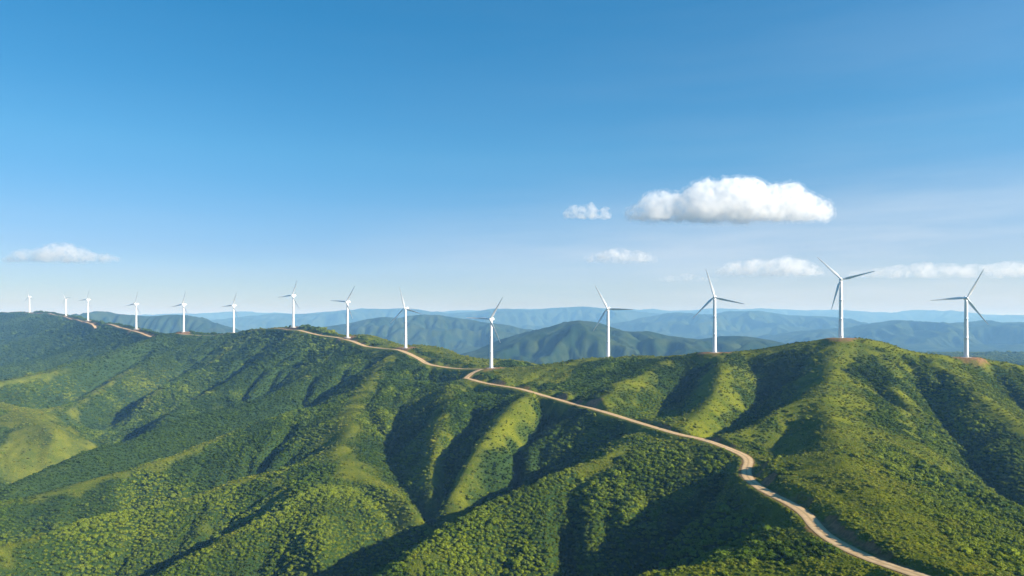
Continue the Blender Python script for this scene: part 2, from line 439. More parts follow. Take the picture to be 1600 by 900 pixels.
def foliage_material(name, dark, mid, light):
    m, nt, out = mat_new(name); L = nt.links.new
    at = nt.nodes.new('ShaderNodeAttribute'); at.attribute_type = 'INSTANCER'; at.attribute_name = 'tint'
    at2 = nt.nodes.new('ShaderNodeAttribute'); at2.attribute_type = 'INSTANCER'; at2.attribute_name = 'dry'
    tc = nt.nodes.new('ShaderNodeTexCoord')
    n = noise(nt, tc.outputs['Object'], 3.0, 3, 0.6)
    c = ramp(nt, at.outputs['Fac'], [(0.0, dark), (0.5, mid), (1.0, light)])
    c = mixc(nt, at2.outputs['Fac'], c, (0.235, 0.235, 0.022))
    c2 = mixc(nt, 1.0, c, (0.62, 0.62, 0.62), 'MULTIPLY'); c3 = mixc(nt, 1.0, c, (1.35, 1.3, 1.2), 'MULTIPLY')
    c = mixc(nt, maprange(nt, n, 0.35, 0.65), c2, c3)
    b = nt.nodes.new('ShaderNodeBsdfPrincipled'); L(c, b.inputs['Base Color']); b.inputs['Roughness'].default_value = 0.75
    b.inputs['Specular IOR Level'].default_value = 0.03
    tr = nt.nodes.new('ShaderNodeBsdfTranslucent'); L(c, tr.inputs[0])
    mx = nt.nodes.new('ShaderNodeMixShader'); mx.inputs[0].default_value = 0.22
    L(b.outputs[0], mx.inputs[1]); L(tr.outputs[0], mx.inputs[2]); L(mx.outputs[0], out.inputs[0]); return m

# ------------------------------------------------------------------ ground sheet
M_ground = ground_material(); M_road = road_material()
def spaced(knots):
    out = [knots[0][0]]
    for (a, s0), (b, s1) in zip(knots[:-1], knots[1:]):
        while out[-1] < b - 1e-6:
            t = (out[-1] - a) / (b - a); out.append(min(b, out[-1] + s0 + (s1 - s0) * max(0, t)))
    return np.array(out)
mx = spaced([(X0 + 10, 22), (-1600, 8), (-700, 4.5), (0, 3.2), (60, 1.6), (420, 1.6), (640, 4), (1480, 14)])
my = spaced([(Y0 + 6, 5), (210, 1.6), (660, 1.7), (900, 2.6), (1300, 4), (2200, 7), (4180, 20)])
MX, MY = np.meshgrid(mx, my)
zz, soil, _ = height(MX.ravel(), MY.ravel())
gr = grassiness(MX.ravel(), MY.ravel())
edge = np.minimum.reduce([MX.ravel() - mx[0], mx[-1] - MX.ravel(), my[-1] - MY.ravel()])
w = 1 - sstep(0, 120, edge); zz = zz * (1 - w) + (BASE - 6) * w
ground = mesh_obj('hills', np.stack([MX.ravel(), MY.ravel(), zz + ZC], -1), grid_faces(len(my), len(mx)), M_ground)
ca = ground.data.color_attributes.new('cover', 'FLOAT_COLOR', 'POINT')
ca.data.foreach_set('color', np.stack([soil, gr, np.zeros_like(gr), np.ones_like(gr)], -1).astype(np.float32).ravel())
tag(ground, kind='structure')
print('ground', len(zz))

# ------------------------------------------------------------------ dirt road
def ribbon(name, pts, half, lift, mat):
    p = np.array(pts); t = np.gradient(p[:, :2], axis=0); t /= np.linalg.norm(t, axis=1)[:, None] + 1e-9
    nrm = np.stack([t[:, 1], -t[:, 0]], -1)
    vs = []; ac = []
    us = np.linspace(-1, 1, 9)
    wob = (1 + 0.45 * sstep(900, 1500, p[:, 1])) * (1 + 0.10 * fbm(p[:, 0], p[:, 1], 14, 3, ox=77))
    for u in us:
        q = p.copy(); q[:, :2] += nrm * (half * u * wob)[:, None]; q[:, 2] += ZC + lift - 0.10 * abs(u) ** 4
        vs.append(q); ac.append(np.full(len(p), u))
    vs = np.stack(vs, 1).reshape(-1, 3); ac = np.stack(ac, 1).ravel()
    o = mesh_obj(name, vs, grid_faces(len(p), len(us)), mat)
    a = o.data.attributes.new('across', 'FLOAT', 'POINT'); a.data.foreach_set('value', ac.astype(np.float32))
    return o
rd = ribbon('dirt_road', rc, ROADW, 0.12, M_road); tag(rd, kind='structure')

# ------------------------------------------------------------------ plain reaching the horizon
def plain_material():
    m, nt, out = mat_new('distant_lowland'); L = nt.links.new
    geo = nt.nodes.new('ShaderNodeNewGeometry')
    n1 = noise(nt, geo.outputs['Position'], 0.006, 8, 0.7)
    c = mixc(nt, maprange(nt, n1, 0.42, 0.60), (0.014, 0.032, 0.014), (0.040, 0.060, 0.020))
    b = nt.nodes.new('ShaderNodeBsdfPrincipled'); b.inputs['Specular IOR Level'].default_value = 0; L(c, b.inputs['Base Color']); b.inputs['Roughness'].default_value = 0.95
    L(b.outputs[0], out.inputs[0]); return m
M_far = plain_material()
gz = ZC + BASE - 8
tag(mesh_obj('lowland', [(-45000, -9000, gz), (45000, -9000, gz), (45000, 48000, gz), (-45000, 48000, gz)], [(0, 1, 2, 3)], M_far), kind='structure')

# ------------------------------------------------------------------ distant ranges
def far_range(pts, d, width, seed, depth_var=0.08, amp=0.95):
    p = np.array([((a - 800) / F * d, -(b - HY) / F * d) for a, b in pts])
    step = width / 60
    xs = np.arange(p[0, 0], p[-1, 0], step)
    crest = np.interp(xs, p[:, 0], p[:, 1])
    k = np.array([1, 2, 3, 2, 1.]); k /= k.sum()
    crest = np.convolve(np.pad(crest, 2, mode='edge'), k, 'valid') + 0.0030 * d * fbm(xs, xs * 0, width * 0.25, 4, ox=seed * 5.1)
    ny = 120; v = np.linspace(-1, 1, ny)
    XX, VV = np.meshgrid(xs, v)
    wander = depth_var * d * 0.35 * fbm(XX[0], XX[0] * 0 + seed, width * 1.6, 3, ox=seed)
    YY = d + VV * width + wander[None, :]
    H = crest[None, :] - BASE
    rid = 1 - np.abs(fbm(XX, YY, width * 0.5, 5, ox=seed * 1.3)) * 3
    prof = 1 - np.abs(VV) ** 1.15
    z = H * prof * (1 + amp * (rid - 0.5) * sstep(0.04, 0.5, np.abs(VV)))
    z = z + BASE
    z = z + H * 0.16 * fbm(XX, YY, width * 0.3, 4, ox=seed * 2.1)
    z, _ = erode(z, step, 7, 2.2 / math.sqrt(step * step * 60) * step * 0.5, step * step * 60, soft=0)
    # crest row back to the profile seen
    mxr = z.max(axis=0); z = BASE + (z - BASE) * np.clip(np.convolve(np.pad((crest - BASE) / np.maximum(mxr - BASE, 5), 1, mode='edge'), np.ones(3) / 3, 'valid'), 0.7, 1.6)[None, :]
    z = np.where(np.abs(VV) > 0.98, BASE - 12, z)
    o = mesh_obj('mountain_range', np.stack([XX.ravel(), YY.ravel(), z.ravel() + ZC], -1), grid_faces(ny, len(xs)), M_far)
    tag(o, kind='structure'); return o

RANGES = [
 ([(640,560),(700,556),(745,545),(790,527),(830,517),(865,509),(890,502),(905,500),(930,503),(955,511),(985,519),(1010,517),(1050,524),(1090,531),(1120,527),(1170,526),(1210,533),(1260,545),(1340,560)], 4300, 900, 1),
 ([(380,540),(440,528),(500,515),(555,502),(600,494),(625,495),(655,491),(690,493),(725,499),(760,505),(800,511),(850,520),(920,535)], 5600, 1000, 2),
 ([(60,520),(120,495),(150,488),(165,487),(190,491),(225,494),(260,492),(290,493),(330,503),(360,515),(400,530)], 5000, 900, 3),
 ([(1130,545),(1200,530),(1250,520),(1300,514),(1340,511),(1380,504),(1410,501),(1430,504),(1450,503),(1475,507),(1510,504),(1550,501),(1600,505),(1680,500),(1800,515),(1900,530)], 6800, 1300, 4),
 ([(830,525),(900,514),(960,505),(1010,494),(1060,489),(1110,490),(1140,487),(1190,487),(1230,492),(1290,497),(1340,505),(1420,512),(1500,520)], 9500, 1700, 5),
 ([(-200,500),(-60,495),(40,500),(120,503),(240,500),(330,503),(370,496),(420,489),(470,489),(520,487),(560,481),(600,482),(660,485),(700,490),(730,487),(790,482),(830,484),(900,480),(960,484),(1020,489),(1100,498)], 12000, 2200, 6),
 ([(-300,494),(0,492),(200,494),(300,490),(380,486),(430,488),(520,492),(700,486),(900,482),(1000,485),(1100,484),(1180,482),(1240,484),(1330,486),(1400,488),(1430,485),(1480,489),(1560,492),(1700,488),(1900,494)], 17000, 3200, 7),
]
for pts, d, wd, sd in RANGES: far_range(pts, d * (1.22 if sd > 1 else 1.0), wd * 1.15, sd)
print('ranges')

# ------------------------------------------------------------------ vegetation
protos = bpy.data.collections.new('shrub_shapes')      # not linked to the scene: only instanced
M_leaf = foliage_material('shrub_leaves', (0.026, 0.054, 0.007), (0.066, 0.116, 0.008), (0.150, 0.205, 0.014))
def shrub_shape(k, leaves=110):
    r_ = random.Random(100 + k)
    bm = bmesh.new()
    lobes = [(0, 0, 0.15, 0.62)]
    for i in range(6 + k % 3):
        a = i * 2.4 + r_.random(); rr = r_.uniform(0.35, 0.62)
        lobes.append((rr * math.cos(a), rr * math.sin(a), r_.uniform(-0.1, 0.45), r_.uniform(0.28, 0.46)))
    for (x, y, z, s) in lobes:
        ret = bmesh.ops.create_icosphere(bm, subdivisions=2 if s > 0.4 else 1, radius=s)
        for v in ret['verts']:
            f = 1 + r_.uniform(-0.20, 0.16)
            v.co = v.co * f; v.co.x += x; v.co.y += y; v.co.z = v.co.z * 0.85 + z
    for i in range(leaves):
        x, y, z, s = r_.choice(lobes)
        u = r_.uniform(-0.3, 1); a = r_.uniform(0, 6.283); q = math.sqrt(1 - u * u)
        c = (x + s * 1.07 * q * math.cos(a), y + s * 1.07 * q * math.sin(a), z + s * 0.92 * u)
        L = r_.uniform(0.06, 0.13)
        vs = []
        d1 = np.array([r_.gauss(0, 1) for _ in range(3)]); d1 /= np.linalg.norm(d1)
        d2 = np.cross(d1, [r_.gauss(0, 1) for _ in range(3)]); d2 /= np.linalg.norm(d2)
        for s1, s2 in ((-1, -.6), (1, -.6), (1, .6), (-1, .6)):
            vs.append(bm.verts.new(tuple(np.array(c) + d1 * s1 * L + d2 * s2 * L)))
        bm.faces.new(vs)
    me = bpy.data.meshes.new('shrub_shape'); bm.to_mesh(me); bm.free()
    me.materials.append(M_leaf)
    o = bpy.data.objects.new('shrub_shape', me); protos.objects.link(o); return o
for k in range(7): shrub_shape(k)

def scatter_nodes():
    ng = bpy.data.node_groups.new('scatter', 'GeometryNodeTree')
    ng.interface.new_socket('Geometry', in_out='INPUT', socket_type='NodeSocketGeometry')
    ng.interface.new_socket('Geometry', in_out='OUTPUT', socket_type='NodeSocketGeometry')
    nn = ng.nodes; L = ng.links.new
    i = nn.new('NodeGroupInput'); o = nn.new('NodeGroupOutput')
    ci = nn.new('GeometryNodeCollectionInfo'); ci.inputs['Collection'].default_value = protos
    ci.inputs['Separate Children'].default_value = True; ci.inputs['Reset Children'].default_value = True
    ip = nn.new('GeometryNodeInstanceOnPoints'); ip.inputs['Pick Instance'].default_value = True
    def at(name, t):
        a = nn.new('GeometryNodeInputNamedAttribute'); a.data_type = t; a.inputs[0].default_value = name; return a.outputs[0]
    L(i.outputs[0], ip.inputs['Points']); L(ci.outputs[0], ip.inputs['Instance'])
    L(at('pick', 'INT'), ip.inputs['Instance Index']); L(at('rot', 'FLOAT_VECTOR'), ip.inputs['Rotation']); L(at('size', 'FLOAT_VECTOR'), ip.inputs['Scale'])
    L(ip.outputs[0], o.inputs[0]); return ng
SC = scatter_nodes()
def scatter(name, x, y, z, sx, sz, tint, dry):
    n = len(x)
    me = bpy.data.meshes.new(name); me.vertices.add(n)
    me.vertices.foreach_set('co', np.stack([x, y, z + ZC], -1).astype(np.float32).ravel())
    def A(nm, t, arr, key='value'):
        a = me.attributes.new(nm, t, 'POINT'); a.data.foreach_set(key, arr.ravel())
    A('pick', 'INT', rng.integers(0, 7, n).astype(np.int32))
    A('rot', 'FLOAT_VECTOR', np.stack([rng.normal(0, .12, n), rng.normal(0, .12, n), rng.random(n) * 6.283], -1).astype(np.float32), 'vector')
    A('size', 'FLOAT_VECTOR', np.stack([sx, sx * rng.uniform(.85, 1.15, n), sz], -1).astype(np.float32), 'vector')
    A('tint', 'FLOAT', np.clip(tint, 0, 1).astype(np.float32)); A('dry', 'FLOAT', np.clip(dry, 0, 1).astype(np.float32))
    o = bpy.data.objects.new(name, me); col.objects.link(o)
    md = o.modifiers.new('scatter', 'NODES'); md.node_group = SC
    print(name, n); return o

def jitter(y0, y1, s, margin=60):
    ys = np.arange(y0, y1, s); X, Y = [], []
    for yy in ys:
        lim = 810 / F * yy + margin
        xs = np.arange(-lim, lim, s); X.append(xs + rng.uniform(-.45, .45, len(xs)) * s); Y.append(yy + rng.uniform(-.45, .45, len(xs)) * s)
    return np.concatenate(X), np.concatenate(Y)

def cover(bands):
    W = [[] for _ in range(7)]; G = [[] for _ in range(7)]
    for y0, y1, s in bands:
        x, y = jitter(y0, y1, s)
        z, so, D = height(x, y)
        g = grassiness(x, y)
        patch = fbm(x, y, 45, 3, ox=23); big = fbm(x, y, 190, 3, ox=31)
        free = (D > ROADW + 1.0 + s * 0.55 + 5 * sstep(850, 1300, y)) & (so < 0.2)
        # closed canopy
        prob = 1 - 0.93 * sstep(0.25, 0.95, g + 0.35 * patch)
        m = free & (rng.random(len(x)) < prob)
        n = m.sum()
        r_ = s * 0.66 * rng.lognormal(0, 0.24, n) * np.where(rng.random(n) < 0.07, 1.5, 1.0) * (0.9 + 0.25 * patch[m]) * (1 - 0.35 * g[m])
        h = r_ * rng.uniform(0.65, 1.1, n) * (1 - 0.3 * g[m])
        tint = 0.44 + 0.75 * patch[m] + 0.6 * big[m] + rng.normal(0, .16, n) + 0.3 * g[m]
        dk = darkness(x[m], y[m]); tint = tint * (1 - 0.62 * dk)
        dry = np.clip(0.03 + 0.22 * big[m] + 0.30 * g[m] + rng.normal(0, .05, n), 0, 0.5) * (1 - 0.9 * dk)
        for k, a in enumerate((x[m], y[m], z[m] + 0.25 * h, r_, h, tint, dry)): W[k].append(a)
        # low bushes on the grass
        m2 = free & ~m & (rng.random(len(x)) < 0.75 * (0.12 + np.clip(patch * 1.3 + 0.4, 0, 1)))
        n = m2.sum(); r2 = np.minimum(s * 0.36, 2.0) * rng.lognormal(0, 0.4, n)
        for k, a in enumerate((x[m2], y[m2], z[m2] + 0.1 * r2, r2, r2 * 0.75, 0.62 + rng.normal(0, .25, n), 0.4 + rng.normal(0, .2, n))): G[k].append(a)
    return [np.concatenate(a) for a in W], [np.concatenate(a) for a in G]
Wd, Gd = cover([(215, 430, 2.9), (430, 700, 3.3), (700, 1100, 3.3), (1100, 1500, 4.3), (1500, 2300, 6.2), (2300, 3900, 10)])
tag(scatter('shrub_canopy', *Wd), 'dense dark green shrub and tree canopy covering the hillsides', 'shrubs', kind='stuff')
tag(scatter('low_bushes', *Gd), 'low scattered bushes and tussocks dotting the open grassy slopes', 'bushes', kind='stuff')

def tufts():
    x, y = jitter(215, 640, 1.5, 25)
    g = grassiness(x, y); k = g > 0.25; x, y, g = x[k], y[k], g[k]
    z, so, D = height(x, y)
    k = (D > ROADW + 0.9) & (so < 0.5) & (rng.random(len(x)) < 0.85)
    x, y, z = x[k], y[k], z[k]; n = len(x)
    p = fbm(x, y, 14, 3, ox=61)
    r_ = 0.55 * rng.lognormal(0, 0.35, n) * (1 + 0.5 * p)
    return x, y, z, r_, r_ * 0.7, 0.80 + 0.35 * p + rng.normal(0, .12, n), 0.45 + 0.5 * p + rng.normal(0, .12, n)
tag(scatter('grass_tufts', *tufts()), 'short tussocky yellow green grass on the nearest open slopes', 'grass', kind='stuff')

# ------------------------------------------------------------------ wind turbines
def paint(name, base, rough=0.35):
    m, nt, out = mat_new(name)
    geo = nt.nodes.new('ShaderNodeNewGeometry'); n = noise(nt, geo.outputs['Position'], 0.6, 4)
    c = mixc(nt, maprange(nt, n, 0.3, 0.7), tuple(v * 0.94 for v in base), base)
    b = nt.nodes.new('ShaderNodeBsdfPrincipled'); nt.links.new(c, b.inputs['Base Color']); b.inputs['Roughness'].default_value = rough
    nt.links.new(b.outputs[0], out.inputs[0]); return m
M_white = paint('white_turbine_paint', (0.80, 0.81, 0.82)); M_conc = paint('foundation_concrete', (0.42, 0.40, 0.37), 0.9)
M_door = paint('grey_door_paint', (0.30, 0.32, 0.34), 0.5)

def lathe(prof, n=28, axis='z'):
    vs = []; fs = []
    for r_, h in prof:
        for k in range(n):
            a = 2 * math.pi * k / n
            p = (r_ * math.cos(a), r_ * math.sin(a), h)
            vs.append(p if axis == 'z' else (p[0], -p[2], p[1]))
    for i in range(len(prof) - 1):
        for k in range(n):
            a, b = i * n + k, i * n + (k + 1) % n
            fs.append((a, b, b + n, a + n))
    fs.append(tuple(range(n))[::-1]); fs.append(tuple((len(prof) - 1) * n + k for k in range(n)))
    return vs, fs
HUB = 80.0; BL = 43.5
def tower_mesh():
    prof = [(3.05, -1.0), (3.05, 0.0)]
    for k in range(1, 25):
        h = k * 78 / 24; r_ = 3.05 - (3.05 - 1.95) * h / 78
        prof.append((r_, h))
        if k in (8, 16): prof += [(r_ + .03, h + .02), (r_ + .03, h + .25), (r_, h + .27)]
    return lathe(prof, 32)
def blade_mesh():
    """airfoil sections along +Z, starting at the hub"""
    secs = []
    st = [(1.2, 1.9, 1.9, 0), (2.6, 1.9, 1.9, 2), (5.0, 2.6, 1.5, 12), (8.5, 3.6, 1.0, 15), (13, 3.3, .75, 11), (20, 2.7, .5, 7), (28, 2.05, .36, 4), (35, 1.5, .24, 2), (40, 1.05, .16, 1), (42.6, .65, .1, 0), (BL, .18, .04, 0)]
    n = 18; vs = []; fs = []
    for (h, c, t, tw) in st:
        tw = R(tw + 3)
        for k in range(n):
            a = 2 * math.pi * k / n
            lx = math.cos(a); round_ = max(0.0, min(1.0, (5.5 - h) / 4))
            x = c * (0.5 * lx); x += c * 0.18 * (1 - round_)
            y = t * 0.5 * math.sin(a) * ((1 - 0.55 * (lx + 1) / 2) * (1 - round_) + round_)
            bend = -0.0009 * h * h      # pre-bend up-wind
            vs.append((x * math.cos(tw) - y * math.sin(tw), x * math.sin(tw) + y * math.cos(tw) + bend, h))
    for i in range(len(st) - 1):
        for k in range(n):
            a, b = i * n + k, i * n + (k + 1) % n
            fs.append((a, b, b + n, a + n))
    fs.append(tuple(range(n))[::-1]); fs.append(tuple((len(st) - 1) * n + k for k in range(n)))
    return vs, fs
def nacelle_mesh():
    # box with rounded cross-section, tapering to the rear; local -Y is up-wind
    vs = []; fs = []; n = 24
    st = [(-3.0, 1.5, 1.5), (-2.6, 1.85, 1.8), (0, 2.0, 2.0), (4.5, 2.0, 2.0), (8.0, 1.85, 1.8), (9.4, 1.5, 1.45), (9.8, 1.1, 1.1)]
    for (yy, a_, b_) in st:
        for k in range(n):
            t = 2 * math.pi * k / n; c, s = math.cos(t), math.sin(t)
            e = 0.5
            vs.append((a_ * math.copysign(abs(c) ** e, c), yy, b_ * math.copysign(abs(s) ** e, s) + 0.3))
    for i in range(len(st) - 1):
        for k in range(n):
            a, b = i * n + k, i * n + (k + 1) % n
            fs.append((a, a + n, b + n, b))
    fs.append(tuple(range(n))); fs.append(tuple((len(st) - 1) * n + k for k in range(n))[::-1])
    # cooler hump on the roof
    b0 = len(vs)
    for x in (-1.2, 1.2):
        for y in (5.2, 7.8):
            for z in (2.0, 3.0): vs.append((x, y, z))
    for f in ((0, 1, 3, 2), (4, 6, 7, 5), (0, 4, 5, 1), (2, 3, 7, 6), (1, 5, 7, 3), (0, 2, 6, 4)): fs.append(tuple(b0 + q for q in f))
    return vs, fs
spin = lathe([(0.15, 0.0), (0.8, .2), (1.35, .8), (1.75, 1.8), (1.9, 3.0), (1.8, 4.0), (1.5, 4.3)], 24, 'y')
def door_mesh():
    v = []; f = []
    for k in range(6):
        a = R(-90 - 12 + 24 * k / 5)
        for z in (0.3, 2.6):
            for r_ in (2.96, 3.12): v.append((r_ * math.cos(a), r_ * math.sin(a), z))
    for k in range(5):
        a = 4 * k; b = a + 4
        f += [(a+1, b+1, b+3, a+3), (a, a+2, b+2, b), (a+2, a+3, b+3, b+2), (a, b, b+1, a+1)]
    f += [(0, 1, 3, 2), (20, 22, 23, 21)]
    return v, f
YAW = R(0)
labels = ['tiny hazy wind turbine at the far left end of the distant ridge',
 'small distant turbine with short bunched blades, where the far ridge road first shows',
 'small distant turbine beside the pale road just right of the one with bunched blades',
 'distant white turbine standing where the far ridge road ends behind the green hill',
 'white turbine beside the bare tan patch nearest the end of the far ridge road',
 'white turbine on the low dip of the ridge, left of the rounded summit turbine',
 'white turbine on the rounded green summit where the dirt road starts down',
 'white turbine at the small bare shoulder just below the rounded summit on the road',
 'white turbine with one blade almost straight up, beside the dirt road above its long curve',
 'white turbine on the lowest saddle, beside the hairpin bend of the dirt road',
 'white turbine with one blade level to the right, on the crest right of the hairpin',
 'large white turbine on the flat crest in front of the wide low cloud',
 'tallest looking turbine standing on the highest hilltop at the right',
 'large grey-shaded turbine furthest right, on the grassy slope below the hilltop']
def make_turbine():
    root = bpy.data.objects.new('wind_turbine', None); col.objects.link(root); root.empty_display_size = 3
    tw = mesh_obj('tower', *tower_mesh(), M_white, root)
    mesh_obj('door', *door_mesh(), M_door, tw, smooth=False)
    mesh_obj('foundation', *lathe([(7.5, -2.5), (7.5, -0.15), (7.2, 0.0), (3.4, 0.25), (3.3, 0.3)], 32), M_conc, root, smooth=False)
    mesh_obj('nacelle', *nacelle_mesh(), M_white, root).location = (0, 0, HUB)
    h = mesh_obj('rotor_hub', *spin, M_white, root); h.location = (0, -7.2, HUB + 0.3)
    bv = blade_mesh()
    b0 = mesh_obj('blade', *bv, M_white, root)
    for k in range(2):
        b = b0.copy(); col.objects.link(b); b.parent = root
    return root
# lathe 'y' runs to -Y from its start; flip so the nose points up-wind
spin = ([(x, -y, z) for x, y, z in spin[0]], [tuple(reversed(f)) for f in spin[1]])
proto_t = make_turbine()
def copy_tree(o, parent=None):
    c = o.copy(); col.objects.link(c)
    if parent: c.parent = parent
    for ch in o.children: copy_tree(ch, c)
    return c
turbs = [proto_t] + [copy_tree(proto_t) for _ in range(13)]
ROTOR_AZ = 22.0
for i, (t, o) in enumerate(zip(TURB, turbs)):
    x, y, z = PADS[i]
    o.location = (x, y, z + ZC)
    tag(o, labels[i], 'wind turbine', 'wind turbines along the ridge road')
    yaw = R(-ROTOR_AZ)   # the rotor axis points at this bearing from straight back
    bl = 0
    for ch in o.children:
        nm = ch.name.split('.')[0]
        if nm in ('nacelle',): ch.rotation_euler = (0, 0, yaw)
        if nm == 'rotor_hub':
            ch.rotation_euler = (0, 0, yaw)
            ch.location = (-7.2 * -math.sin(yaw) * 1.0, -7.2 * math.cos(yaw), HUB + .3)
        if nm == 'blade':
            ang = R(90 - (t[3] + 120 * bl)); bl += 1
            # blade along local Z, turned in the rotor plane about Y, then yawed
            from mathutils import Matrix
            ch.matrix_local = Matrix.Translation((7.2 * 0.72 * math.sin(yaw), -7.2 * 0.72 * math.cos(yaw), HUB + .3)) @ Matrix.Rotation(yaw, 4, 'Z') @ Matrix.Rotation(ang, 4, 'Y')
    for ch in o.children:
        if ch.name.split('.')[0] == 'rotor_hub': ch.location = (7.2 * math.sin(yaw), -7.2 * math.cos(yaw), HUB + .3)

# ------------------------------------------------------------------ clouds
def cloud_material(name, dens, scale, lo=0.40, hi=0.62, aniso=0.2):
    m, nt, out = mat_new(name)
    v = nt.nodes.new('ShaderNodeVolumePrincipled'); v.inputs['Color'].default_value = (1, 1, 1, 1)
    v.inputs['Anisotropy'].default_value = aniso
    geo = nt.nodes.new('ShaderNodeNewGeometry')
    n = noise(nt, geo.outputs['Position'], 1 / scale, 5, 0.6)
    nt.links.new(maprange(nt, n, lo, hi, 0.0, dens), v.inputs['Density'])
    nt.links.new(v.outputs[0], out.inputs['Volume'])
    return m
def cloud(label, prof, base, d, dens, grain=130, seed=0, lo=0.40, hi=0.62, depth=0.5, small=1.0, wisp=0.0, name='cloud'):
    """prof: (column, top row) outline of the billows, base: row of the flat underside; filled with many rounded puffs at its own distance"""
    s = d / F; bm = bmesh.new(); r_ = random.Random(seed + 5)
    cols = [p[0] for p in prof]; tops = [p[1] for p in prof]
    w = cols[-1] - cols[0]
    def top(c): return float(np.interp(c, cols, tops))
    puffs = []
    c = cols[0]
    while c <= cols[-1]:
        h = base - top(c)
        puffs.append((c, base - h * 0.45, 0.0, h * 0.52)); c += max(3, h * 0.35)
    for _ in range(int(w * 0.9)):
        c = r_.uniform(cols[0] - 2, cols[-1] + 2); h = max(4, base - top(c))
        yy = r_.uniform(-1, 1); hh = h * math.sqrt(max(0.05, 1 - 0.8 * yy * yy))
        rad = r_.uniform(.16, .34) * h * small
        f = r_.random() ** 0.6
        puffs.append((c, base - rad * 0.6 - f * max(0, hh - rad * 1.5), yy * h * depth, rad))
    for (c, row, dy, rad) in puffs:
        q = rad * s
        ret = bmesh.ops.create_icosphere(bm, subdivisions=2 if rad < 9 else 3, radius=q)
        cx, cy_, cz = (c - 800) * s, d + dy * s, ZC - (row - HY) * s
        zb = ZC - (base - HY) * s
        for v in ret['verts']:
            v.co.x += cx; v.co.y += cy_; v.co.z += cz
            if v.co.z < zb: v.co.z = zb + (v.co.z - zb) * .12
    me = bpy.data.meshes.new(name); bm.to_mesh(me); bm.free()
    o = bpy.data.objects.new(name, me); col.objects.link(o)
    md = o.modifiers.new('merge', 'REMESH'); md.mode = 'VOXEL'; md.voxel_size = 1.6 * s
    for sz, st in ((14, 5.0), (5, 4.0), (2.2, 2.2)):
        tx = bpy.data.textures.new('billow', 'CLOUDS'); tx.noise_scale = sz * s; tx.noise_depth = 2
        dm = o.modifiers.new('billow', 'DISPLACE'); dm.texture = tx; dm.strength = st * s * small; dm.texture_coords = 'GLOBAL'; dm.mid_level = .5
    me.materials.append(cloud_material('cloud_vapour', dens, grain, lo, hi))
    if wisp:
        m2 = me.copy(); m2.materials.clear(); m2.materials.append(cloud_material('cloud_wisps', dens * 0.35, grain * 0.7, .47, .70))
        o2 = bpy.data.objects.new('wisps', m2); col.objects.link(o2); o2.parent = o
        md = o2.modifiers.new('merge', 'REMESH'); md.mode = 'VOXEL'; md.voxel_size = 2.0 * s
        dm = o2.modifiers.new('swell', 'DISPLACE'); dm.strength = wisp * s; dm.mid_level = 0.0
        tx = bpy.data.textures.new('tear', 'CLOUDS'); tx.noise_scale = 7 * s; tx.noise_depth = 3
        dm = o2.modifiers.new('tear', 'DISPLACE'); dm.texture = tx; dm.strength = wisp * 1.6 * s; dm.texture_coords = 'GLOBAL'; dm.mid_level = .5
    tag(o, label, 'cloud', 'small fair-weather clouds'); return o
cloud('large white cumulus cloud with a flat base above the turbines',
      [(987,324),(993,319),(1001,324),(1008,314),(1020,300),(1045,297),(1068,305),(1078,300),(1084,288),(1100,280),(1118,284),(1135,277),(1155,274),(1175,276),(1190,286),(1203,294),(1212,286),(1232,284),(1248,290),(1260,305),(1276,306),(1288,314),(1293,322)], 344, 9000, 0.010, 90, 1, .40, .68, wisp=4.5)
cloud('small pale puff just left of the large cumulus cloud', [(886,328),(898,318),(912,320),(924,316),(932,330),(946,322),(950,326)], 342, 9000, 0.010, 90, 2, .42, .68)
cloud('small flat cloud hanging below the little puff, over the middle hills', [(912,403),(930,395),(945,392),(958,388),(975,387),(985,393),(1000,392),(1015,396),(1026,404)], 409, 8200, 0.010, 100, 3, .42, .70, wisp=2.5)
cloud('long low cloud behind the large turbine on the flat crest', [(1122,420),(1140,410),(1160,408),(1180,404),(1200,407),(1215,402),(1235,400),(1252,404),(1265,412),(1285,416)], 430, 10500, 0.008, 140, 4, .40, .72, wisp=3)
cloud('flat pale cloud low at the far left above the distant ridge', [(8,400),(20,394),(35,390),(55,392),(70,384),(88,379),(108,380),(125,386),(140,394),(165,396),(188,404)], 409, 9500, 0.010, 120, 5, .40, .70, wisp=3)
cloud('faint veil of cloud low at the right behind the last turbine', [(1330,424),(1400,414),(1440,408),(1490,410),(1540,412),(1580,406),(1640,408),(1700,420)], 434, 16000, 0.0035, 420, 6, .40, .75, 1.5)
cloud('faint low puffs left of the large turbine on the flat crest', [(1032,432),(1045,428),(1060,430),(1075,426),(1095,430),(1120,434)], 440, 15000, 0.0030, 300, 7, .40, .75, 1.0)

# ------------------------------------------------------------------ haze
def haze():
    m, nt, out = mat_new('haze')
    v = nt.nodes.new('ShaderNodeVolumePrincipled')
    v.inputs['Color'].default_value = (0.22, 0.50, 0.92, 1); v.inputs['Density'].default_value = 0.88e-4; v.inputs['Absorption Color'].default_value = (0.9, 0.8, 0.7, 1)
    v.inputs['Anisotropy'].default_value = 0.0
    nt.links.new(v.outputs[0], out.inputs['Volume'])
    x, y0, y1, z0, z1 = 46000, -9500, 49000, gz - 1.0, ZC + 230
    vs = [(-x, y0, z0), (x, y0, z0), (x, y1, z0), (-x, y1, z0), (-x, y0, z1), (x, y0, z1), (x, y1, z1), (-x, y1, z1)]
    fs = [(0, 3, 2, 1), (4, 5, 6, 7), (0, 1, 5, 4), (1, 2, 6, 5), (2, 3, 7, 6), (3, 0, 4, 7)]
    o = mesh_obj('haze', vs, fs, m, smooth=False); tag(o, 'thin blue haze filling the valleys and fading the far ranges', 'haze', kind='stuff')
haze()

